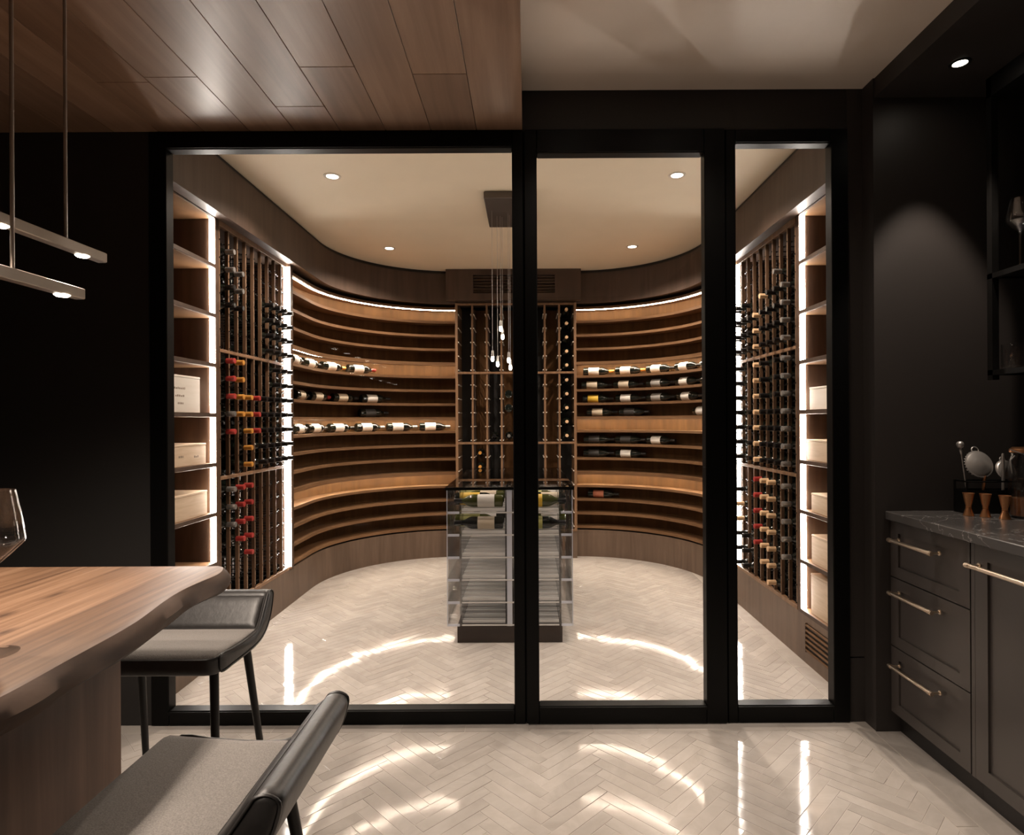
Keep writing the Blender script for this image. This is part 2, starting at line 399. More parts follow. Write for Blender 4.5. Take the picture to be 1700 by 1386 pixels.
# ---- ceilings
struct('ceiling', MB().box((-0.018,-1.7,2.71),(1.446,GY,2.80)), M['plaster'], 'smooth beige plaster ceiling of the bar room', cat='ceiling')
cw = struct('ceiling', MB().box((-3.3,-1.7,WZ+0.014),(-0.020,GY,2.80)), M['cornice'], 'dropped walnut plank ceiling over the bar table', cat='ceiling')
edges = [-0.018 - 0.194*k for k in range(18)]
joints = {0:[0.7], 1:[1.0,2.157], 2:[0.4], 3:[0.2,2.11], 4:[0.9,2.375], 5:[0.5], 6:[2.168], 7:[0.8,2.2], 8:[1.3], 9:[2.0], 10:[1.6], 11:[2.1], 12:[1.5]}
for k in range(len(edges)-1):
    ys = [-1.7] + [y for y in joints.get(k, [1.2])] + [GY - 0.002]
    for a, b in zip(ys[:-1], ys[1:]):
        m = MB().rbox((edges[k+1]+0.001, a+0.001, WZ), (edges[k]-0.001, b-0.001, WZ+0.014), 0.0012)
        obj('plank', m, M['ceilwood'], cw, 0, ((edges[k]+edges[k+1])/2, (a+b)/2, WZ))
obj('edge_board', MB().box((-0.020,-1.7,WZ+0.001),(-0.0165,GY,2.715)), M['ceilwood'], cw)
struct('ceiling', MB().box((XL-0.5,GY+0.06,CE),(XR+0.5,6.2,2.80)), M['cellar_plaster'], 'warm cream ceiling of the curved wine cellar', cat='ceiling')

# ---- walls
struct('wall_left', MB().box((-3.3,GY,0),(-1.616,GY+0.10,2.80)), M['darkwall'], 'near-black wall behind the hanging bar light')
struct('wall_header', MB().box((-1.616,GY+0.004,2.538),(1.40,GY+0.10,2.80)), M['darkwall'], 'black panel above the glass cellar front')
pier = struct('wall_right', MB().box((1.440,2.50,0),(2.25,GY+0.10,2.80)), M['taupe'], 'dark taupe wall above the end of the bar counter')
struct('trim_1', MB().box((1.374,GY+0.002,0.278),(1.441,GY+0.09,2.80)).box((1.374,GY+0.002,0.0),(1.441,GY+0.09,0.272)), M['taupe'], 'narrow dark filler panel between glass front and taupe wall', cat='trim')
struct('wall_side', MB().box((2.12,-1.7,0),(2.25,2.50,2.80)), M['taupe'], 'dark wall behind the hanging glass shelf')
struct('wall_far', MB().box((-3.4,-1.8,0),(2.25,-1.7,2.80)), M['darkwall'], 'dark wall on the opposite side of the bar room')
struct('wall_end', MB().box((-3.4,-1.7,0),(-3.3,GY+0.1,2.80)), M['darkwall'], 'dark end wall beyond the bar table')
struct('trim_2', MB().box((1.446,-1.7,2.63),(2.12,2.50,2.80)), M['taupe'], 'dark dropped soffit above the bar counter', cat='trim')
struct('wall_cellar_left', MB().box((XL-0.50,GY+0.10,0),(XL-0.42,6.2,2.80)), M['rackback'], 'dark cellar wall behind the shelving near the bar table')
struct('wall_cellar_right', MB().box((XR+0.42,GY+0.10,0),(XR+0.50,6.2,2.80)), M['rackback'], 'dark cellar wall behind the shelving near the counter')
struct('wall_cellar_back', MB().box((XL-0.50,6.12,0),(XR+0.50,6.2,2.80)), M['rackback'], 'dark cellar wall behind the central bottle rack')

# ---- glass front: two fixed windows and a door
def glazed(name, label, cat, x0, x1, z0, z1, px0, px1, pz0, pz1, y, d):
    t = thing(name, label, cat, ((x0+x1)/2, y, 0), None, 'structure')
    fr = 0.010
    def member(nm, a, b):
        return obj(nm, MB().rbox(a, b, 0.003), M['black'], t, 0)
    member('stile', (x0,y,z0), (px0,y+d,z1)); member('stile', (px1,y,z0), (x1,y+d,z1))
    member('rail', (px0,y,z0), (px1,y+d,pz0)); member('rail', (px0,y,pz1), (px1,y+d,z1))
    for nm, a, b in (('glazing_bead', (px0,y-0.006,pz0-0.018), (px1,y+0.006,pz0-0.004)), ('glazing_bead', (px0,y-0.006,pz1+0.004), (px1,y+0.006,pz1+0.018))):
        obj(nm, MB().box(a, b), M['black'], t)
    obj('jamb', MB().box((x1-0.004,y+0.020,z0),(x1+0.006,y+d-0.002,z1)), M['black'], t)
    g = obj('glass_pane', MB().box((px0-fr,y+d*0.45,pz0-fr),(px1+fr,y+d*0.45+0.010,pz1+fr)), M['pane'], t)
    return t
glazed('window_1', 'wide fixed glass panel in black frame beside the bar table', 'window', -1.614, -0.014, 0.002, 2.536, -1.538, -0.062, 0.066, 2.462, GY-0.01, 0.055)
glazed('door_1', 'black-framed glass door into the wine cellar', 'door', -0.010, 0.846, 0.006, 2.536, 0.044, 0.757, 0.082, 2.434, GY-0.018, 0.055)
glazed('window_2', 'narrow fixed glass sidelight in black frame beside the counter', 'window', 0.850, 1.373, 0.002, 2.536, 0.893, 1.302, 0.078, 2.474, GY-0.01, 0.055)

# ================================================================== CELLAR JOINERY
def path(side, off, y0, n=26, yend=None):
    """plan line of the cellar wall at distance off behind the plinth face; starts at y0, runs along the side then round the corner"""
    cx = XC + side*(HW-RC); R = RC + off; pts = []
    m = max(2, int((ARC_Y-y0)/0.12))
    for i in range(m): pts.append((cx+side*R, y0+(ARC_Y-y0)*i/m))
    tend = math.acos(max(0.0, min(1.0, (0.568-(HW-RC))/R)))        # stop at the centre rack
    for i in range(n+1):
        t = tend*i/n; pts.append((cx+side*R*math.cos(t), ARC_Y+R*math.sin(t)))
    return pts
def ribbon(side, o0, o1, z0, z1, y0, xend=None):
    a, b = path(side, o0, y0), path(side, o1, y0)
    if xend is not None:
        a.append((xend, a[-1][1])); b.append((xend, b[-1][1]))
    rings = []
    for p, q in zip(a, b):
        r = [(p[0],p[1],z0),(q[0],q[1],z0),(q[0],q[1],z1),(p[0],p[1],z1)]
        rings.append(r)
    if side > 0: pass
    m = MB().loft(rings, True, True)
    if side > 0: m.f = [tuple(reversed(q)) for q in m.f]
    return m
RK0, RK1 = -0.676, 0.460                                     # centre rack
CXEND = {-1: RK0, 1: RK1}
sides = {-1: 'left', 1: 'right'}
by = {-1: 'the bar table', 1: 'the counter'}
for sd in (-1, 1):
    struct('baseboard_%s' % sides[sd], ribbon(sd, 0, 0.02, 0.0, 0.252, GY+0.10, CXEND[sd]), M['plinth'], 'tall walnut plinth curving along the cellar floor on the side of ' + by[sd], 30, 'baseboard')
    c = struct('trim_%d' % (3 if sd < 0 else 4), ribbon(sd, -0.085, -0.06, 2.392, 2.672, GY+0.065, CXEND[sd]), M['cornice'], 'dark walnut cornice band sweeping round the cellar on the side of ' + by[sd], 30, 'cornice')
    obj('shadow_gap', ribbon(sd, -0.070, -0.045, 2.66, 2.70, GY+0.065, CXEND[sd]), M['rackback'], c, 30)
    obj('cornice_base', ribbon(sd, -0.060, 0.30, 2.405, 2.43, GY+0.065, CXEND[sd]), M['cornice'], c, 30)

# ---- display niches with crates
NY0, NY1 = GY+0.07, 3.262
NZ = [0.26+0.2685*k for k in range(9)]
def niche(sd):
    f = XC + sd*HW
    t = thing('display_cabinet', 'walnut display cabinet with lit open shelves and wooden crates, beside ' + by[sd], 'cabinet', (f+sd*0.18,(NY0+NY1)/2,0.252))
    obj('back_panel', MB().box((f+sd*0.37,NY0,0.252),(f+sd*0.385,NY1+0.03,2.42)), M['walnut'], t)
    obj('side_panel', MB().box((f,NY0,0.252),(f+sd*0.37,NY0+0.025,2.42)), M['walnut'], t)
    obj('side_panel', MB().box((f,NY1,0.252),(f+sd*0.37,NY1+0.034,2.42)), M['walnut'], t)
    for k, z in enumerate(NZ):
        obj('shelf', MB().rbox((f+sd*0.004,NY0+0.025,z-0.011),(f+sd*0.37,NY1,z+0.011),0.0015), M['shelf'], t)
        obj('shelf_edge', MB().box((f-sd*0.001,NY0+0.025,z-0.008),(f+sd*0.004,NY1,z+0.012)), M['cornice'], t)
        if k < 8:
            obj('led_strip', MB().box((f+sd*0.003,NY1-0.006,z+0.012),(f+sd*0.030,NY1-0.0005,NZ[k+1]-0.012)), M['led'], t)
    return t
niche(-1); niche(1)
def crate(sd, k, y0, y1, h, depth, mat, label, text):
    f = XC + sd*HW; z = NZ[k]+0.0115; x0 = f+sd*0.02; x1 = x0+sd*depth
    t = thing('wine_crate', label, 'crate', ((x0+x1)/2,(y0+y1)/2,z), 'wooden crates in the display cabinets')
    obj('box_body', MB().rbox((x0,y0,z),(x1,y1,z+h-0.012),0.002), mat, t)
    obj('lid', MB().rbox((x0-sd*0.001,y0-0.001,z+h-0.0115),(x1,y1+0.001,z+h),0.002), mat, t)
    m = MB(); rr = random.Random(k*7+sd)
    for (ya, za, n) in text:
        yy = y0+(y1-y0)*ya
        for q in range(n):
            wd = rr.uniform(0.006, 0.012); hh = rr.uniform(0.007, 0.011)
            m.box((x0-sd*0.0006, yy, z+h*za), (x0+sd*0.002, yy+wd, z+h*za+hh)); yy += wd+0.005
    if text: obj('printed_mark', m, M['ink'], t)['kind'] = 'stuff'
crate(-1, 4, 2.74, 3.140, 0.185, 0.26, M['crate_white'], 'tallest pale crate with faint print, on the eye-level shelf beside the bar table', [(0.42,0.62,7),(0.45,0.42,5),(0.5,0.22,4)])
crate(-1, 3, 2.74, 3.195, 0.110, 0.26, M['crate'], 'low pine crate on the shelf under the tallest pale crate', [(0.45,0.4,3),(0.75,0.35,3)])
crate(-1, 2, 2.74, 3.205, 0.128, 0.28, M['crate'], 'lowest pine crate on the table-side shelves', [])
crate(1, 4, 2.74, 3.190, 0.118, 0.26, M['crate_white'], 'bright white crate, topmost on the counter-side shelves', [])
crate(1, 3, 2.74, 3.225, 0.112, 0.26, M['crate'], 'pine crate directly under the bright white crate', [])
crate(1, 2, 2.74, 3.175, 0.100, 0.26, M['crate'], 'smallest pine crate, third from the top on the counter-side shelves', [])
crate(1, 1, 2.74, 3.175, 0.150, 0.26, M['crate'], 'pine crate with printed lines, second from the bottom on the counter-side shelves', [(0.45,0.62,5),(0.42,0.45,6),(0.5,0.28,4)])
crate(1, 0, 2.74, 3.185, 0.212, 0.26, M['crate'], 'tall pine crate with printed lines on the lowest counter-side shelf', [(0.45,0.55,5),(0.42,0.42,6),(0.45,0.30,5)])

# ---- bottles
def bottle_proto(glassmat, capmat, labelmat):
    """a bottle standing on the origin, neck up; parts body, capsule, label"""
    root = bpy.data.objects.new('wine_bottle', None); C.objects.link(root); root.empty_display_size = 0.03
    prof = [(0,0.006),(0.020,0.004),(0.033,0.0),(0.0372,0.004),(0.0375,0.010),(0.0375,0.178),(0.0365,0.190),(0.031,0.206),(0.022,0.222),(0.0165,0.234),(0.0145,0.246),(0.0138,0.284),(0.0138,0.286)]
    obj('glass_body', MB().lathe(prof, 16), glassmat, root, 40)
    obj('capsule', MB().lathe([(0.0148,0.236),(0.0150,0.240),(0.0147,0.279),(0.0152,0.281),(0.0152,0.288),(0.0145,0.291),(0,0.291)], 14), capmat, root, 40)
    if labelmat: obj('paper_label', MB().lathe([(0.0376,0.050),(0.0380,0.0505),(0.0380,0.1495),(0.0376,0.150)], 16), labelmat, root, 40)
    return root
protos = {}
def bottle(glassm, cap, lab, base, axis, label, group):
    key = (glassm, cap, lab)
    if key not in protos: r = protos[key] = bottle_proto(M[glassm], M[cap], M[lab] if lab else None)
    else: r = copy_tree(protos[key])
    r.location = base; r.rotation_mode = 'QUATERNION'; r.rotation_quaternion = Vector((0,0,1)).rotation_difference(Vector(axis))
    tag(r, label, 'bottle', group); return r
ORD = ['first','second','third','fourth','fifth','sixth','seventh','eighth','ninth','tenth']

# ---- side bottle racks
RY0, RY1 = 3.300, 4.246; NCOL = 9
SEC = [(0.27,0.985),(0.985,1.69),(1.69,2.40)]
SW = 0.013; CP = (RY1-RY0-SW)/NCOL
def side_rack(sd):
    f = XC + sd*HW
    t = thing('wine_rack', 'tall walnut slatted wine rack with horizontal bottles on the side of ' + by[sd], 'wine rack', (f+sd*0.16,(RY0+RY1)/2,0.252))
    obj('back_panel', MB().box((f+sd*0.36,RY0,0.252),(f+sd*0.375,RY1,2.42)), M['rackback'], t)
    obj('end_panel', MB().box((f-sd*0.020,RY1,0.2525),(f+sd*0.37,RY1+0.04,2.42)), M['walnut'], t)
    for z0, z1 in ((0.252,0.275),(0.978,0.996),(1.682,1.70),(2.375,2.415)):
        obj('rail', MB().rbox((f-sd*0.002,RY0,z0),(f+sd*0.022,RY1,z1),0.0015), M['slat'], t)
    for i in range(NCOL):
        y = RY0+i*CP
        obj('slat', MB().rbox((f,y,0.275),(f+sd*0.021,y+SW,2.375),0.0015), M['rackslat'], t)
        obj('rear_slat', MB().box((f+sd*0.24,y,0.275),(f+sd*0.26,y+SW,2.375)), M['cornice'], t)
    p = MB()
    for i in range(NCOL+1):
        for (a, b) in SEC:
            for r in range(7):
                z = a+0.02+r*0.0985; y = RY0+i*CP+SW/2
                p.box((f-sd*0.006,y-0.003,z-0.003),(f+sd*0.25,y+0.003,z+0.003))
                p.box((f+sd*0.03,y-(0.022 if i else 0.006),z-0.004),(f+sd*0.036,y+(0.022 if i < NCOL else 0.006),z+0.004))
    po = obj('bottle_pegs', p, M['blackrail'], t); po['kind'] = 'stuff'
    obj('led_strip', MB().box((f-sd*0.017,RY1-0.008,0.278),(f+sd*0.026,RY1-0.001,2.385)), M['led'], t)
    return t
side_rack(-1); side_rack(1)
def rack_bottle(sd, col, sec, row, cap, out=0.058):
    """col 0 = next to the crates, row 0 = top of its section"""
    f = XC + sd*HW; z = SEC[sec][0]+0.02+(6-row)*0.0985+0.0415; y = RY0+SW/2+(col+0.5)*CP
    nm = {'cap_black':'black','cap_orange':'orange','cap_red':'red','cap_tan':'tan','cap_grey':'silver'}[cap]
    sn = ['bottom','middle','top'][sec]
    lab = '%s-capped bottle, rack by %s, %s section, column %s from crates, row %s' % (nm, by[sd], sn, ['one','two','three','four','five','six','seven','eight','nine'][col], ['one','two','three','four','five','six','seven'][row])
    bottle('bottle', cap, None, (f+sd*(0.291-out),y,z), (-sd,0,0), lab, 'bottles in the rack beside ' + by[sd])
L = []
for c in (5,6,7,8):
    for r in (3,4,5,6): L.append((c,2,r,'cap_black'))
for r in (1,2,3,4): L.append((0,2,r,'cap_grey' if r < 3 else 'cap_black'))
for r in (2,3,4): L.append((1,2,r,'cap_grey' if r != 4 else 'cap_black'))
for r in range(5): L.append((0,1,r,'cap_red' if r != 3 else 'cap_grey'))
for r in range(4): L.append((1,1,r,'cap_orange'))
for r in range(2,7): L.append((2,1,r,'cap_orange'))
for r in range(2,5): L.append((3,1,r,'cap_red'))
for c in (4,5,6,7,8):
    for r in range(0 if c > 5 else 2, 7): L.append((c,1,r,'cap_black'))
for r in range(3): L.append((0,0,r,'cap_grey'))
for r in range(4): L.append((1,0,r,'cap_red'))
for r in range(5): L.append((2,0,r,'cap_red'))
for c, s, r, cap in L: rack_bottle(-1, c, s, r, cap)
L = []
for r in (3,4,5,6):
    L += [(0,2,r,'cap_grey'),(1,2,r,'cap_black'),(2,2,r,'cap_black'),(6,2,r,'cap_black'),(7,2,r,'cap_black'),(8,2,r,'cap_black')]
    if r > 3: L += [(4,2,r,'cap_tan'),(5,2,r,'cap_black'),(3,2,r,'cap_black')]
L += [(3,2,3,'cap_tan'),(1,2,2,'cap_grey')]
for r in range(7):
    L += [(0,1,r,'cap_grey'),(1,1,r,'cap_black'),(3,1,r,'cap_black'),(4,1,r,'cap_tan'),(7,1,r,'cap_black'),(8,1,r,'cap_black')]
    if r < 2: L += [(3,1,r,'cap_tan')] if False else []
    if r > 2: L += [(2,1,r,'cap_black'),(5,1,r,'cap_black')]
for r in range(7):
    L += [(2,0,r,'cap_tan')]
    if r < 6: L += [(3,0,r,'cap_tan')]
    if r < 5: L += [(4,0,r,'cap_red'),(0,0,r,'cap_grey')]
    if r > 0: L += [(7,0,r,'cap_tan' if r in (2,3) else 'cap_black')]
    if r > 3: L += [(6,0,r,'cap_black')]
for c, s, r, cap in L: rack_bottle(1, c, s, r, cap)

# ---- curved display shelves
SZ = [0.278+0.1302*k for k in range(17)]; SD = 0.135
LEDS = (16, 12, 8, 4)
def curved(sd):
    t = thing('curved_wine_shelving', 'curved walnut display shelving with lit bottle ledges on the side of ' + by[sd], 'shelving', (XC+sd*1.2,5.2,0.252))
    ys = RY1+0.042
    obj('back_panel', ribbon(sd, SD, SD+0.015, 0.252, 2.405, ys, CXEND[sd]), M['back'], t, 30)
    for k, z in enumerate(SZ):
        obj('shelf', ribbon(sd, 0.0, SD, z-0.011, z+0.011, ys, CXEND[sd]), M['shelf'], t, 30)
        if k in LEDS:
            obj('led_strip', ribbon(sd, 0.024, 0.031, z-0.016, z-0.0115, ys+0.02, CXEND[sd]), M['led_shelf'], t, 30)
            if k < 16: obj('shelf_lip', ribbon(sd, 0.0, 0.010, z-0.020, z-0.0112, ys, CXEND[sd]), M['shelf'], t, 30)
    return t
curved(-1); curved(1)
def pathpt(sd, s, off):
    cx = XC + sd*(HW-RC); R = RC+off; L0 = ARC_Y-S0
    if s < L0: return (cx+sd*R, S0+s), (0, 1)
    a = (s-L0)/RC
    return (cx+sd*R*math.cos(a), ARC_Y+R*math.sin(a)), (-sd*math.sin(a), math.cos(a))
def shelf_bottle(sd, k, s, lab, cap, glassm, nth, total):
    d = 1 if sd < 0 else -1                                   # necks point the same way round the room
    (xm, ym), tg = pathpt(sd, s + d*0.045, 0.062)
    ax = Vector((tg[0]*d, tg[1]*d, 0)).normalized()
    base = Vector((xm, ym, SZ[k]+0.0115+0.0385)) - ax*0.145
    nm = {'label_white':'white','label_cream':'cream','label_yellow':'yellow','label_dark':'dark','label_grey':'grey','label_red':'rust'}[lab]
    lev = {11:'fifth',10:'sixth',9:'seventh',8:'eighth',7:'ninth',6:'tenth',5:'eleventh',2:'fourteenth'}[k]
    text = '%s-labelled bottle on %s curved ledge from top, %s side, %s' % (nm, lev, 'table' if sd < 0 else 'counter', ('number %s from door side' % ['one','two','three','four','five','six'][nth]) if total > 1 else 'the only one')
    bottle(glassm, cap, lab, base, ax, text, 'bottles on the curved ledges')
W, CR, Y_, D, G, RD = 'label_white','label_cream','label_yellow','label_dark','label_grey','label_red'
BL = {(-1,11): [(0.20,W),(0.50,W),(0.79,W),(1.09,W)],
      (-1,9): [(0.322,CR),(0.617,CR),(0.918,CR),(1.223,W)],
      (-1,8): [(1.206,D)],
      (-1,7): [(0.285,W),(0.580,W),(0.875,W),(1.171,W),(1.468,W),(1.765,W)],
      (1,11): [(1.847,W),(1.555,W),(1.262,W),(0.97,W),(0.67,W)],
      (1,10): [(1.864,CR),(1.571,CR),(1.26,G),(0.966,W),(0.67,W)],
      (1,9): [(1.854,Y_),(1.553,W),(1.258,G),(0.945,W)],
      (1,8): [(1.816,CR),(1.52,D),(0.765,W)],
      (1,6): [(1.847,D),(1.555,D),(1.262,W)],
      (1,5): [(1.850,D),(1.555,W)],
      (1,2): [(1.809,RD)]}
CAPS = {11:'cap_black',10:'cap_black',9:'cap_black',8:'cap_black',7:'cap_black',6:'cap_black',5:'cap_black',2:'cap_black'}
for (sd, k), lst in BL.items():
    order = sorted(lst)
    for s, lab in lst:
        i = order.index((s, lab))
        cap = 'cap_red' if (sd, k, i) in ((-1,11,3),(-1,9,1)) else ('cap_orange' if (sd, k, i) in ((-1,11,2),(1,11,4),(1,11,3)) else ('cap_grey' if (k == 7 and i > 2) else 'cap_black'))
        shelf_bottle(sd, k, s, lab, cap, 'bottle', i, len(lst))

# ---- centre rack and the air box above it
CY = 5.66
t = thing('wine_rack', 'central walnut wine rack at the back of the cellar, framed by pale wood', 'wine rack', (XC,CY+0.15,0.0))
obj('base_panel', MB().box((RK0,CY,0.0),(RK1,CY+0.40,0.252)), M['plinth'], t)
obj('back_panel', MB().box((RK0,CY+0.36,0.252),(RK1,CY+0.38,2.40)), M['rackback'], t)
for x in (RK0, RK1-0.024): obj('frame_post', MB().rbox((x,CY-0.012,0.252),(x+0.024,CY+0.36,2.40),0.002), M['slat'], t)
CSEC = [(0.27,1.084),(1.084,1.743),(1.743,2.385)]
for z in (0.262, 1.084, 1.743, 2.388): obj('rail', MB().rbox((RK0+0.024,CY-0.010,z-0.010),(RK1-0.024,CY+0.012,z+0.010),0.0015), M['slat'], t)
CW = (RK1-RK0-0.048)/8
for i in range(1, 8):
    x = RK0+0.024+i*CW
    obj('slat', MB().rbox((x-0.009,CY-0.004,0.272),(x+0.009,CY+0.02,2.378),0.0015), M['slat'], t)
    obj('rear_slat', MB().box((x-0.009,CY+0.22,0.272),(x+0.009,CY+0.24,2.378)), M['cornice'], t)
for i in range(8):
    if i in (1, 3, 4, 6): obj('column_board', MB().box((RK0+0.024+i*CW+0.01,CY+0.28,0.272),(RK0+0.024+(i+1)*CW-0.01,CY+0.292,2.378)), M['back'], t)
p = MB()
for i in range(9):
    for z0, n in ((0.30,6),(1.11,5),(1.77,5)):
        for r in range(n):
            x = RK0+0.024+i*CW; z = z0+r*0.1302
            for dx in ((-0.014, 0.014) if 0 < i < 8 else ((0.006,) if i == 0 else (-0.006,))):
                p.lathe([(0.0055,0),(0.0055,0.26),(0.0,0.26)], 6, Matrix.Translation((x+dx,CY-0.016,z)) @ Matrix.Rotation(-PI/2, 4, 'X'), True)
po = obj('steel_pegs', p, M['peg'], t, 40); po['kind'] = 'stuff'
def centre_bottle(col, z, cap, label, flip=False):
    x = RK0+0.024+(col+0.5)*CW
    bottle('bottle', cap, None, (x, CY+0.26 if not flip else CY-0.03, z+0.042), (0,-1 if not flip else 1,0), label, 'bottles in the central rack')
for sec, z0, sn in ((1,1.11,'middle'),(2,1.77,'top')):
    for r in range(5): centre_bottle(7, z0+r*0.1302, 'cap_tan', 'tan-capped bottle, central rack, last column by counter side, %s section, row %s from bottom' % (sn, ['one','two','three','four','five'][r]))
centre_bottle(3, 1.11, 'cap_grey', 'silver-capped bottle low in the middle section of the central rack, beside the mullion')
centre_bottle(2, 1.11, 'cap_black', 'dark-capped bottle on the lowest pegs of the central rack middle section')
centre_bottle(3, 1.11+2*0.1302, 'cap_black', 'lower of two bottles shown base first in the central rack', True)
centre_bottle(3, 1.11+3*0.1302, 'cap_black', 'upper of two bottles shown base first in the central rack', True)
centre_bottle(1, 0.30+5*0.1302, 'cap_orange', 'orange-capped bottle topmost in the bottom section of the central rack')
centre_bottle(1, 0.30+4*0.1302, 'cap_orange', 'orange-capped bottle second down in the bottom section of the central rack')
b = thing('air_vent_box', 'dark walnut air vent box above the central wine rack', 'vent', (XC,5.62,2.41))
obj('box_body', MB().box((-0.752,5.575,2.412),(-0.50,5.95,CE-0.001)).box((0.26,5.575,2.412),(0.500,5.95,CE-0.001)).box((-0.50,5.575,2.412),(0.26,5.95,2.475)).box((-0.50,5.575,2.645),(0.26,5.95,CE-0.001)).box((-0.50,5.64,2.475),(0.26,5.95,2.645)), M['cornice'], b)
for k in range(6):
    z = 2.480+k*0.0285
    obj('louvre', MB().box((-0.50,5.590,z),(0.26,5.632,z+0.008), Matrix.Translation((0,5.61,z)) @ Matrix.Rotation(-0.5,4,'X') @ Matrix.Translation((0,-5.61,-z))), M['cornice'], b)

# ---- vent grille in the plinth by the counter
g = thing('vent_grille', 'slatted walnut vent grille set in the cellar plinth by the counter', 'vent', (XR,3.0,0.066))
obj('backing', MB().box((XR-0.001,2.74,0.066),(XR-0.0005,3.190,0.215)), M['rackback'], g)
for k in range(6): obj('slat', MB().box((XR-0.010,2.74,0.072+k*0.0262),(XR-0.002,3.190,0.081+k*0.0262)), M['shelf'], g)
for y in (2.74, 3.186): obj('frame_side', MB().box((XR-0.011,y,0.064),(XR-0.001,y+0.008,0.218)), M['plinth'], g)

# ---- acrylic island
IX0, IX1, IY0, IY1 = -0.475, 0.259, 3.512, 4.90
isl = thing('acrylic_display_island', 'clear acrylic bottle display island with smoked glass top on dark plinth', 'display', (XC,4.2,0))
obj('plinth', MB().box((-0.417,3.520,0.001),(0.197,4.80,0.098)), M['island_wood'], isl)
obj('glass_top', MB().rbox((IX0-0.008,IY0-0.01,0.892),(IX1+0.008,IY1+0.02,0.911),0.002), M['smoked'], isl)
obj('top_edge', MB().box((IX0-0.009,IY0-0.012,0.893),(IX1+0.009,IY0-0.0101,0.910)), M['black'], isl)
TZ = [0.106+0.131*j for j in range(6)]
for x in (IX0, -0.400, -0.135, -0.095, 0.180, IX1-0.010):
    obj('upright_sheet', MB().box((x,IY0,0.099),(x+0.010,IY1,0.891)), M['acrylic'], isl)
obj('front_edge', MB().box((-0.125,IY0,0.099),(-0.095,IY0+0.006,0.891)), M['acrylic_edge_glow'], isl)
for x in (IX0, IX1-0.004): obj('upright_edge', MB().box((x,IY0-0.004,0.099),(x+0.004,IY0-0.0005,0.891)), M['acrylic_edge_glow'], isl)
for j, z in enumerate(TZ):
    m = MB().box((IX0,IY0,z-0.006),(IX1,IY1,z+0.006))
    sh = obj('shelf', m, M['acrylic'], isl)
    rb = MB()
    for k in range(28):
        y = IY0+0.02+k*0.049
        for xa, xb in ((-0.388,-0.137),(-0.083,0.178)): rb.box((xa,y,z+0.0065),(xb,y+0.010,z+0.0150 if k % 2 else z+0.020))
    obj('ribs', rb, M['acrylic_rib'], sh)['kind'] = 'stuff'
    for xa, xb in ((IX0+0.006,-0.402),(0.192,IX1-0.006)): obj('shelf_edge', MB().box((xa,IY0-0.003,z-0.007),(xb,IY0-0.0005,z+0.007)), M['acrylic_edge_glow'], sh)
    obj('shelf_edge', MB().box((-0.388,IY0-0.003,z-0.004),(0.178,IY0-0.0005,z+0.004)), M['acrylic_rib'], sh)
LBI = ['label_white','label_yellow','label_cream','label_green','label_white','label_cream']
for lev, tier in ((5,'upper'),(4,'lower')):
    for half in (-1, 1):
        for k in range(6):
            y = IY0+0.032+0.012+0.037+k*0.098
            flip = (k % 2 == 0) == (half < 0)
            # base towards the centre when flip
            xi, xo = (-0.150, -0.445) if half < 0 else (-0.066, 0.229)
            bx, ax = (xi, -1 if half < 0 else 1) if (k % 2 == 0) else (xo, 1 if half < 0 else -1)
            lab = LBI[(k + (0 if lev == 5 else 2) + (1 if half > 0 else 0)) % 6]
            bottle('bottle_green' if (k+lev) % 2 else 'bottle', 'cap_black', lab, (bx, y, TZ[lev]+0.006+0.0145+0.0385), (ax,0,0),
                   '%s-labelled bottle lying in %s tier of acrylic island, %s half, row %s from front' % (lab[6:], tier, 'table-side' if half < 0 else 'counter-side', ['one','two','three','four','five','six'][k]), 'bottles in the acrylic island')

# ---- cellar pendant light
pd = thing('pendant_light', 'cluster of tiny pendant lights hanging over the acrylic island', 'light', (XC,3.95,CE-0.001))
obj('canopy', MB().rbox((-0.262,3.68,2.655),(0.048,4.24,CE-0.0005),0.004), M['canopy'], pd)
for i, (x, y, z) in enumerate(((-0.176,4.0,1.90),(-0.164,4.02,1.848),(-0.225,3.90,1.690),(-0.197,4.0,1.665),(-0.122,3.95,1.685),(-0.112,3.98,1.640),(-0.04,4.05,1.78),(0.01,3.92,1.86))):
    c = obj('wire', MB().tube([(x,y,z+0.06),(x,y,2.656)],0.0012,6), M['steel'], pd)
    obj('holder', MB().lathe([(0.0,0.062),(0.007,0.060),(0.009,0.03),(0.009,0.022)],10,Matrix.Translation((x,y,z))), M['steel'], pd, 40)
    obj('bulb', MB().lathe([(0.0,-0.012),(0.007,-0.010),(0.0105,0.0),(0.009,0.0215),(0,0.022)],10,Matrix.Translation((x,y,z))), M['lamp_pend'], pd, 60)

# ---- downlights
def downlight(x, y, z, label, energy, size=110, r=0.038, trim='trimwhite', blend=0.6, soft=0.035):
    t = thing('downlight', label, 'light', (x,y,z), 'recessed ceiling downlights')
    obj('trim_ring', MB().lathe([(r*0.86,-0.0005),(r*0.9,-0.004),(r*1.25,-0.004),(r*1.3,-0.0005)],20,Matrix.Translation((x,y,z))), M[trim], t, 40)
    obj('lens', MB().lathe([(0,-0.0015),(r*0.86,-0.0015),(r*0.86,-0.0005)],20,Matrix.Translation((x,y,z))), M['lamp'], t)
    spot(t, (x,y,z-0.012), energy, size, blend, soft); return t
downlight(-1.11,3.445,CE,'cellar downlight nearest the bar table and glass front', E_CELLAR_SPOT, 140)
downlight(0.864,3.455,CE,'cellar downlight seen through the glass door, nearest the front', E_CELLAR_SPOT, 140)
downlight(-1.116,4.89,CE,'rear cellar downlight above the table-side curved shelving', E_CELLAR_SPOT, 140)
downlight(0.854,4.88,CE,'rear cellar downlight above the counter-side curved shelving', E_CELLAR_SPOT, 140)
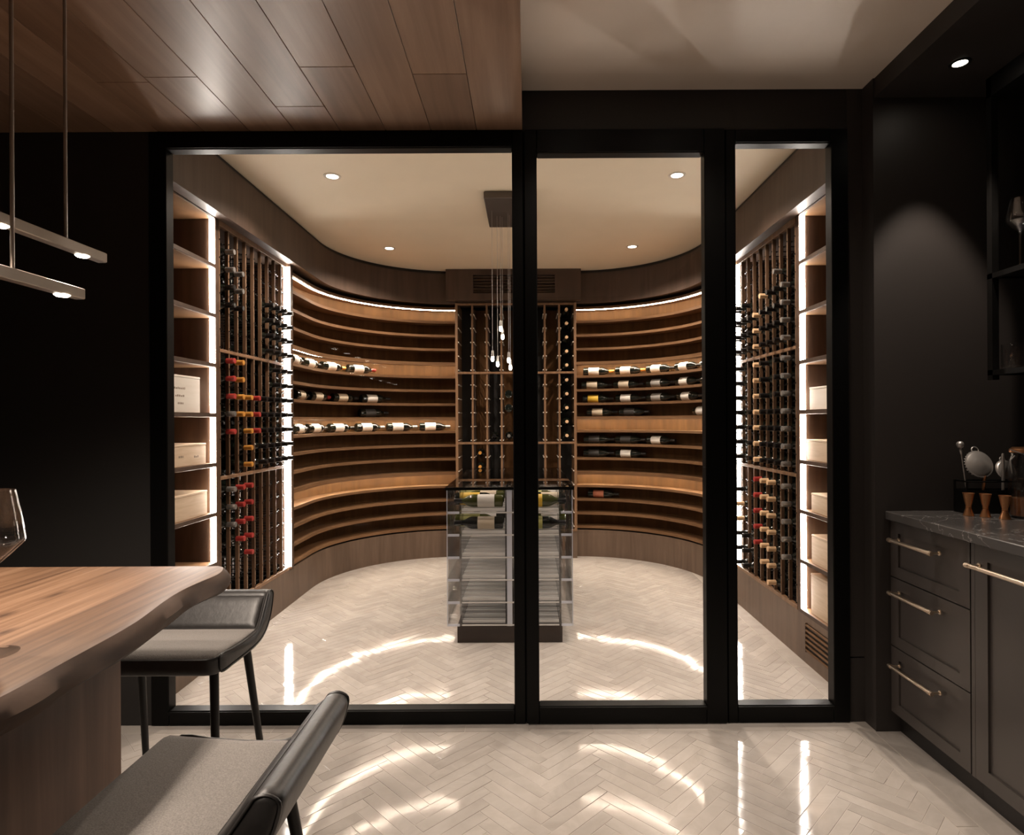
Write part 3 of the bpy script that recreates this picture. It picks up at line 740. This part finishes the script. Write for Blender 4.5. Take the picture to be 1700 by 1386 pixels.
downlight(1.628,2.258,2.63,'small downlight in the dark soffit over the bar counter', E_COUNTER, 60, 0.028, 'blackrail', 0.45, 0.012)
downlight(1.628,0.20,2.63,'added unseen soffit downlight over the counter further from the glass front', E_COUNTER, 60, 0.028, 'blackrail', 0.45, 0.012)  # unseen lamp, added further along the soffit
downlight(0.70,1.975,2.71,'added unseen plaster ceiling downlight nearest the counter', E_ADDED_SPOT, 130, 0.034)  # lamp added out of view to light the bar room
downlight(0.22,1.975,2.71,'added unseen plaster ceiling downlight nearest the walnut ceiling', E_ADDED_SPOT, 130, 0.034)  # second lamp added out of view for the bar room

# ================================================================== BAR ROOM
# ---- live edge table
tb = thing('bar_table', 'live-edge walnut slab bar table on a panelled walnut base', 'table', (-1.2,0.5,0))
TZT = 0.915
def edge_x(y):
    e = -0.783 + 0.010*math.sin(y*7.1+0.6) + 0.006*math.sin(y*17.0)
    u = max(0.0, min(1.0, (1.30-y)/0.30)); e += 0.026*u*u*(3-2*u)
    if y > 1.50: e -= 0.030*((y-1.50)/0.104)**2
    return e
rings = []; er = []
for i in range(121):
    y = -0.55 + (1.604+0.55)*i/120; ex = edge_x(y); wv = 0.003*math.sin(y*16)+0.002*math.sin(y*29+1)
    rings.append([(-1.78,y,TZT),(ex-0.012,y,TZT),(ex,y,TZT-0.003)])
    er.append([(ex,y,TZT-0.003),(ex+0.010+wv,y,TZT-0.012),(ex+0.020+wv*1.5,y,TZT-0.026),(ex+0.020-wv,y,TZT-0.040),(ex+0.008+wv,y,TZT-0.052),(ex-0.03,y,TZT-0.057),(-1.78,y,TZT-0.057),(-1.78,y,TZT)])
top = MB().loft(rings, False)
top.f = [tuple(reversed(q)) for q in top.f]
obj('table_top', top, M['table'], tb, 40)
eb = MB().loft(er, False, False); n = 8
eb.f = [tuple(reversed(q)) for q in eb.f]
for base, rev in ((0, False), (120*n, True)):
    q = tuple(base+j for j in range(n)); eb.f.append(q if not rev else tuple(reversed(q)))
obj('live_edge', eb, M['tableedge'], tb, 50)
obj('base_panel', MB().rbox((-1.62,-0.30,0.001),(-0.850,1.257,TZT-0.058),0.003), M['tablebase'], tb)

# ---- stools
def make_stool(width, label, loc, rz):
    t = thing('bar_stool', label, 'stool', (0,0,0), 'bar stools at the table')
    hw = width/2
    # side outline (y, z), seat front at -y, back at +y
    up = [(-0.180,0.660),(-0.10,0.654),(-0.02,0.648),(0.045,0.648),(0.075,0.656),(0.098,0.676),(0.120,0.706),(0.138,0.732)]
    lo = [(0.187,0.736),(0.184,0.708),(0.166,0.664),(0.134,0.628),(0.090,0.608),(0.02,0.602),(-0.08,0.604),(-0.165,0.606)]
    rim = [(0.148,0.744),(0.168,0.748)]; frt = [(-0.184,0.618),(-0.188,0.640)]
    raw = up+rim+lo+frt; loop = []
    for i in range(len(raw)):                                  # smooth the outline
        p0, p1, p2, p3 = raw[i-1], raw[i], raw[(i+1) % len(raw)], raw[(i+2) % len(raw)]
        for u in (0.0, 0.33, 0.67):
            loop.append(tuple(0.5*((2*p1[q])+(p2[q]-p0[q])*u+(2*p0[q]-5*p1[q]+4*p2[q]-p3[q])*u*u+(3*p1[q]-p0[q]-3*p2[q]+p3[q])*u**3) for q in (0,1)))
    cyy = sum(p[0] for p in loop)/len(loop); czz = sum(p[1] for p in loop)/len(loop)
    def nearest(p, d):                                         # pull the outline in for the rounded ends
        (y, z) = p
        i = loop.index(p); a, b = loop[i-1], loop[(i+1) % len(loop)]
        ty, tz = b[0]-a[0], b[1]-a[1]; l = math.hypot(ty, tz); ny, nz = tz/l, -ty/l
        return (y+ny*d, z+nz*d)
    rings = []
    def rnd(x, p, r=0.040):                                   # rounded front corners in plan
        e = max(0.0, abs(x)-(hw-r)); k = r-math.sqrt(max(0.0, r*r-e*e))
        return (x, p[0] + (k*min(1, (-0.10-p[0])/0.06) if p[0] < -0.10 else 0), p[1])
    for x, d in ((-hw,0.012),(-hw+0.004,0.004),(-hw+0.014,0.0),(-hw+0.026,0.0),(-hw+0.04,0.0),(-hw*0.5,0),(0,0),(hw*0.5,0),(hw-0.04,0.0),(hw-0.026,0.0),(hw-0.014,0.0),(hw-0.004,0.004),(hw,0.012)):
        rings.append([rnd(x, nearest(p, d)) for p in loop])
    m = MB().loft(rings, True, True)
    m.f = [tuple(reversed(q)) for q in m.f]
    sh = obj('shell', m, M['leather'], t, 50)
    for s in (-1, 1):
        obj('piping', MB().tube([rnd(s*(hw-0.003), nearest(p, 0.002)) for p in loop], 0.0028, 6, False, True), M['leather'], t, 60)
    # woven seat pad and back pad
    def pad(name, prof, th, mat, wd):
        rr = []
        for x, k in ((-wd,0.1),(-wd+0.008,0.8),(-wd+0.02,1.0),(-wd+0.032,1.0),(0,1.08),(wd-0.032,1.0),(wd-0.02,1.0),(wd-0.008,0.8),(wd,0.1)):
            a = []; nP = len(prof)
            for i, (y, z) in enumerate(prof):
                p0, p1 = prof[max(0,i-1)], prof[min(nP-1,i+1)]; ty, tz = p1[0]-p0[0], p1[1]-p0[1]; l = math.hypot(ty,tz)
                e = 1.0 if 0 < i < nP-1 else 0.15
                a.append(rnd(x, (y-tz/l*th*k*e, z+ty/l*th*k*e)))
            b_ = [rnd(x, (y, z-0.004)) for y, z in reversed(prof)]
            rr.append(a+b_)
        mm = MB().loft(rr, True, True); mm.f = [tuple(reversed(q)) for q in mm.f]
        obj(name, mm, mat, t, 60)
    pad('seat_pad', [(-0.184,0.656),(-0.176,0.660),(-0.10,0.654),(-0.02,0.648),(0.040,0.648),(0.066,0.651)], 0.009, M['fabric'], hw-0.010)
    pad('back_pad', [(0.072,0.655),(0.085,0.664),(0.098,0.676),(0.120,0.706),(0.134,0.727),(0.140,0.735)], 0.007, M['leather'], hw-0.012)
    for sx in (-1, 1):
        for (y0, y1) in ((-0.120,-0.175),(0.070,0.165)):
            obj('leg', MB().tube([(sx*(hw-0.040),y0,0.607),(sx*(hw-0.005),y1,0.001)],[0.0125,0.0085],10), M['blackrail'], t, 50)
    obj('footrest', MB().tube([(-(hw-0.024),-0.150,0.26),((hw-0.024),-0.150,0.26)],0.006,8), M['blackrail'], t, 50)
    t.location = loc; t.rotation_euler = (0,0,rz); return t
make_stool(0.41, 'dark low-backed bar stool at the far end of the table, by the glass', (-1.050,1.813,0), 0)
make_stool(0.345, 'nearest bar stool with grey woven seat, tucked along the live edge', (-0.556,1.062,0), -PI/2)

# ---- hanging bar light
pl = thing('linear_pendant', 'two-bar bronze linear pendant with small round lamps above the table', 'light', (-1.13,1.0,WZ))
def pbar(x, z, y0, y1, lamps, rods):
    b = obj('light_bar', MB().rbox((x-0.013,y0,z),(x+0.013,y1,z+0.026),0.002), M['barmetal'], pl)
    for y in lamps:
        obj('lamp_disc', MB().lathe([(0,-0.005),(0.012,-0.0045),(0.0165,-0.001),(0.0165,-0.0003)],18,Matrix.Translation((x,y,z))), M['lamp_pend'], b, 50)
        spot(pl, (x,y,z-0.012), E_PENDANT, 150, 0.5, 0.012)
    for y in rods: obj('rod', MB().tube([(x,y,z+0.026),(x,y,WZ-0.001)],0.004,8), M['barmetal'], pl, 50)
pbar(-1.16, 1.735, 0.20, 1.648, (1.572,1.327,1.08,0.83,0.58,0.33), (1.516,0.42))
pbar(-1.10, 1.602, 0.02, 1.484, (1.425,1.18,0.93,0.68,0.43,0.18), (1.288,0.22))
obj('ceiling_plate', MB().rbox((-1.20,0.18,WZ-0.022),(-1.06,1.56,WZ-0.0005),0.003), M['barmetal'], pl)

# ---- glasses
def wine_glass(x, y, z, s, label, R=0.046, name='wine_glass'):
    t = 0.0014
    outer = [(0,0),(0.036,0.0),(0.037,0.0015),(0.020,0.004),(0.006,0.010),(0.0042,0.03),(0.0042,0.132),(0.007,0.146),(0.024,0.162),(R*0.97,0.184),(R,0.190),(R*0.93,0.215),(R*0.80,0.248),(R*0.70,0.272)]
    inner = [(R*0.70-t,0.272),(R*0.80-t,0.248),(R*0.93-t,0.215),(R-t,0.191),(R*0.95-t,0.186),(0.022,0.1655),(0.006,0.150),(0,0.149)]
    prof = [(r*s, h*s) for r, h in outer+inner]
    o = obj(name, MB().lathe(prof, 32, Matrix.Translation((x,y,z))), M['wineglass'], None, 50, (x,y,z))
    return tag(o, label, 'glass')
wine_glass(-0.892, 1.0, TZT+0.0005, 1.0, 'angular stemmed wine glass standing on the bar table', 0.046)

# ---- hanging metal shelf by the counter
hs = thing('hanging_glass_shelf', 'black metal hanging shelf with glasses above the counter', 'shelf', (1.96,1.6,1.447))
SX, SY = 1.811, 2.371
for x in (SX, 2.10):
    for y in (SY-0.026, 0.9): obj('post', MB().box((x,y,1.447),(x+0.016 if x > 2 else x+0.026,y+0.026,2.63-0.001)), M['blackrail'], hs)
obj('top_box', MB().box((SX,0.9,2.552),(2.116,SY,2.629)), M['blackrail'], hs)
for z in (1.842, 1.465):
    obj('shelf_frame', MB().box((SX,0.9,z),(SX+0.022,SY,z+0.020)).box((2.094,0.9,z),(2.116,SY,z+0.020)).box((SX,SY-0.022,z),(2.116,SY,z+0.020)), M['blackrail'], hs)
    obj('shelf_board', MB().box((SX+0.022,0.926,z+0.008),(2.094,SY-0.022,z+0.0195)), M['blackrail'], hs)
wine_glass(1.872, 2.285, 1.8620, 0.98, 'stemmed glass on the upper hanging shelf, nearest the taupe wall', 0.047)
wine_glass(1.985, 2.22, 1.8620, 0.98, 'stemmed glass further back on the upper hanging shelf', 0.047)
def tumbler(x, y, z, label):
    prof = [(0,0),(0.036,0),(0.038,0.004),(0.040,0.095),(0.0375,0.095),(0.0355,0.012),(0,0.010)]
    m = MB().lathe(prof, 28, Matrix.Translation((x,y,z)))
    t = tag(obj('tumbler', m, M['wineglass'], None, 40, (x,y,z)), label, 'glass', 'tumblers on the lower hanging shelf')
    cuts = MB()
    for k in range(14):
        a = 2*PI*k/14
        cuts.tube([(x+0.0395*math.cos(a),y+0.0395*math.sin(a),z+0.012),(x+0.0405*math.cos(a+0.22),y+0.0405*math.sin(a+0.22),z+0.078)],0.0016,5)
    obj('cut_ribs', cuts, M['wineglass'], t)
tumbler(1.862, 2.305, 1.4853, 'cut glass tumbler at the front corner of the lower hanging shelf')
tumbler(1.950, 2.300, 1.4853, 'cut glass tumbler on the lower hanging shelf, second from the front corner')
tumbler(1.875, 2.205, 1.4853, 'cut glass tumbler on the lower hanging shelf, behind the front corner one')

# ---- bar cabinets
FX = 1.500; KY = 2.498
def handle(parent, y0, y1, z, fx=FX):
    h = MB(); hx = fx-0.040
    h.tube([(hx,y0,z),(hx,y1,z)],0.0078,10)
    for y in (y0+0.012, y1-0.012):
        h.tube([(fx-0.001,y,z),(hx,y,z)],0.0042,8)
        h.lathe([(0.009,0),(0.009,0.004)],10,Matrix.Translation((fx-0.005,y,z)) @ Matrix.Rotation(PI/2,4,'Y'),True)
        h.lathe([(0.0092,-0.008),(0.0092,0.008)],10,Matrix.Translation((hx,y,z)) @ Matrix.Rotation(PI/2,4,'X'),True)
    return obj('handle', h, M['brass'], parent, 40)
def front(name, parent, y0, y1, z0, z1, fw=0.05):
    m = MB()
    m.box((FX+0.008,y0,z0),(FX+0.020,y1,z1))
    for a, b in (((FX,y0,z0),(FX+0.0085,y0+fw,z1)),((FX,y1-fw,z0),(FX+0.0085,y1,z1)),((FX,y0+fw,z0),(FX+0.0085,y1-fw,z0+fw*0.9)),((FX,y0+fw,z1-fw*0.9),(FX+0.0085,y1-fw,z1))): m.box(a, b)
    return obj(name, m, M['cab'], parent)
dr = thing('drawer_cabinet', 'dark three-drawer base cabinet at the end of the counter', 'cabinet', (1.8,2.27,0))
D0 = 2.046
obj('carcass', MB().box((FX+0.021,D0,0.0855),(2.118,KY,0.879)), M['cab'], dr)
obj('toe_kick', MB().box((1.540,D0,0.001),(1.556,KY,0.085)), M['toe'], dr)
obj('end_stile', MB().box((FX+0.002,D0-0.018,0.086),(FX+0.021,D0-0.002,0.879)), M['cab'], dr)
for z0, z1, hz in ((0.649,0.876,0.806),(0.365,0.644,0.592),(0.089,0.360,0.297)):
    d = front('drawer', dr, D0+0.002, KY-0.004, z0, z1); handle(d, 2.182, 2.446, hz)
dc = thing('panel_cabinet', 'dark tall-panel base cabinet next to the drawers', 'cabinet', (1.8,1.7,0))
obj('carcass', MB().box((FX+0.021,1.40,0.0855),(2.118,D0-0.019,0.879)), M['cab'], dc)
obj('toe_kick', MB().box((1.540,1.40,0.001),(1.556,D0-0.001,0.085)), M['toe'], dc)
d = front('door', dc, 1.404, D0-0.022, 0.089, 0.876, 0.055); handle(d, 1.46, 2.014, 0.808)
dc2 = thing('plain_cabinet', 'dark base cabinet at the near end of the counter', 'cabinet', (1.8,1.0,0))
obj('carcass', MB().box((FX+0.021,0.60,0.0855),(2.118,1.399,0.879)), M['cab'], dc2)
obj('toe_kick', MB().box((1.540,0.60,0.001),(1.556,1.399,0.085)), M['toe'], dc2)
d = front('door', dc2, 0.604, 1.398, 0.089, 0.876, 0.055); handle(d, 0.66, 1.30, 0.808)
obj_ct = obj('counter_top', MB().rbox((1.480,0.58,0.8800),(2.119,KY+0.001,0.915),0.003), M['stone'], None, 0, (1.8,1.5,0.88))
tag(obj_ct, 'dark grey veined stone counter top over the bar cabinets', 'worktop')

# ---- bar tools
ZC = 0.9155
def jigger(x, y, label):
    t = thing('jigger', label, 'jigger', (x,y,ZC), 'copper jiggers on the counter')
    obj('small_cup', MB().lathe([(0.0,0.003),(0.006,0.034),(0.0165,0.002),(0.0185,0.0),(0.0185,0.002),(0.0085,0.034)],20,Matrix.Translation((x,y,ZC))), M['copper'], t, 40)
    obj('large_cup', MB().lathe([(0.0085,0.034),(0.0125,0.050),(0.0195,0.087),(0.0205,0.089),(0.0190,0.089),(0.0115,0.052),(0.0,0.040)],20,Matrix.Translation((x,y,ZC))), M['copper'], t, 40)
    obj('waist_ring', MB().lathe([(0.0085,0.031),(0.0105,0.0325),(0.0105,0.0355),(0.0085,0.037)],20,Matrix.Translation((x,y,ZC))), M['copper'], t, 40)
jigger(1.727, 2.362, 'copper jigger nearest the taupe wall')
jigger(1.771, 2.333, 'middle one of three copper jiggers')
jigger(1.803, 2.278, 'copper jigger furthest from the taupe wall, below the steel rod')
cd = thing('bar_tool_caddy', 'black rectangular bar tool caddy behind the jiggers', 'caddy', (1.86,2.44,ZC))
m = MB().box((1.752,2.405,ZC),(1.98,2.478,ZC+0.008))
for a, b in (((1.752,2.405),(1.98,2.409)),((1.752,2.474),(1.98,2.478)),((1.752,2.405),(1.756,2.478)),((1.976,2.405),(1.98,2.478))):
    m.box((a[0],a[1],ZC+0.008),(b[0],b[1],ZC+0.094))
obj('tray', m, M['blackrail'], cd)
m = MB()
for x in (1.754, 1.978):
    for y in (2.407, 2.476): m.box((x-0.003,y-0.003,ZC+0.008),(x+0.003,y+0.003,ZC+0.130))
obj('corner_posts', m, M['blackrail'], cd)
obj('top_rim', MB().tube([(1.754,2.407,ZC+0.128),(1.978,2.407,ZC+0.128),(1.978,2.476,ZC+0.128),(1.754,2.476,ZC+0.128)],0.0035,6,False,True), M['blackrail'], cd)
sp = thing('bar_spoon', 'tall bar spoon with ball finial standing in the caddy', 'spoon', (1.768,2.44,ZC+0.0085))
obj('shaft', MB().tube([(1.786,2.44,ZC+0.010),(1.754,2.44,ZC+0.255)],[0.0022,0.0028],8), M['steel'], sp, 50)
obj('finial', MB().lathe([(0,-0.040),(0.004,-0.036),(0.0055,-0.020),(0.004,-0.012),(0.010,-0.008),(0.014,0.002),(0.0125,0.011),(0.007,0.016),(0,0.017)],16,Matrix.Translation((1.7515,2.44,ZC+0.272)) @ Matrix.Rotation(-0.12,4,'Y')), M['steel'], sp, 60)
def strainer(x, y, z, r, name, label, spring):
    t = thing(name, label, 'strainer', (x,y,ZC+0.0085))
    mt = Matrix.Translation((x,y,z)) @ Matrix.Rotation(PI/2-0.35,4,'X')
    obj('strainer_plate', MB().lathe([(0,0.006),(r*0.45,0.006),(r*0.5,0.004),(r*0.8,0.004),(r*0.84,0.001),(r,0.0),(r*1.02,0.002),(r*0.86,0.004),(r*0.80,0.007),(r*0.5,0.007),(r*0.45,0.009),(0,0.009)],28,mt), M['steel'], t, 50)
    if spring:
        cv = []
        for k in range(140):
            a = 2*PI*k/140; b_ = 2*PI*k/140*28
            cv.append(tuple(mt @ Vector(((r*0.92+0.005*math.cos(b_))*math.cos(a),(r*0.92+0.005*math.cos(b_))*math.sin(a),-0.004+0.005*math.sin(b_)))))
        obj('coil_spring', MB().tube(cv,0.0012,5,False,True), M['steel'], t)
    obj('hook', MB().tube([tuple(mt @ Vector((r*0.25*math.cos(q),r+0.004+r*0.25*math.sin(q),0))) for q in [PI*k/8 for k in range(-1,10)]],0.0022,6), M['steel'], t, 50)
    obj('strainer_grip', MB().tube([tuple(mt @ Vector((0.012,-r*0.9,0))),(x+0.012,y+0.004,ZC+0.012)],[0.006,0.004],8), M['copper'], t, 50)
strainer(1.826, 2.44, ZC+0.196, 0.055, 'hawthorne_strainer', 'large round steel strainer with coil spring in the caddy', True)
strainer(1.938, 2.446, ZC+0.172, 0.040, 'julep_strainer', 'smaller round strainer behind the steel rod', False)
mu = thing('muddler', 'slim upright steel rod standing in the caddy', 'muddler', (1.912,2.424,ZC+0.0085))
obj('rod', MB().lathe([(0,0.0),(0.0062,0.002),(0.0062,0.225),(0.004,0.231),(0,0.232)],14,Matrix.Translation((1.912,2.424,ZC+0.0085))), M['steel'], mu, 50)
obj('foot', MB().lathe([(0.0063,0.0),(0.010,0.001),(0.010,0.045),(0.0063,0.05)],14,Matrix.Translation((1.912,2.424,ZC+0.0085))), M['copper'], mu, 50)
jr = thing('clamp_jar', 'glass jar with wire clamp and copper-toned lid at the photo edge', 'jar', (1.90,2.26,ZC))
jx, jy = 1.905, 2.31
obj('jar_body', MB().lathe([(0,0),(0.046,0),(0.050,0.006),(0.050,0.215),(0.044,0.235),(0.044,0.248),(0.041,0.248),(0.041,0.235),(0.047,0.213),(0.047,0.008),(0,0.006)],28,Matrix.Translation((jx,jy,ZC))), M['wineglass'], jr, 50)
obj('contents', MB().lathe([(0,0.0075),(0.045,0.0085),(0.0455,0.075),(0,0.078)],24,Matrix.Translation((jx,jy,ZC))), M['copper'], jr, 50)
obj('lid', MB().lathe([(0,0.272),(0.038,0.270),(0.048,0.262),(0.048,0.250),(0,0.249)],28,Matrix.Translation((jx,jy,ZC))), M['copper'], jr, 40)
obj('wire_clamp', MB().tube([(jx-0.046,jy-0.01,ZC+0.238),(jx-0.064,jy-0.012,ZC+0.222),(jx-0.058,jy-0.012,ZC+0.17)],0.0020,6).tube([(jx-0.072,jy-0.02,ZC+0.262),(jx-0.03,jy-0.042,ZC+0.243),(jx+0.03,jy-0.042,ZC+0.243)],0.0020,6), M['steel'], jr, 50)
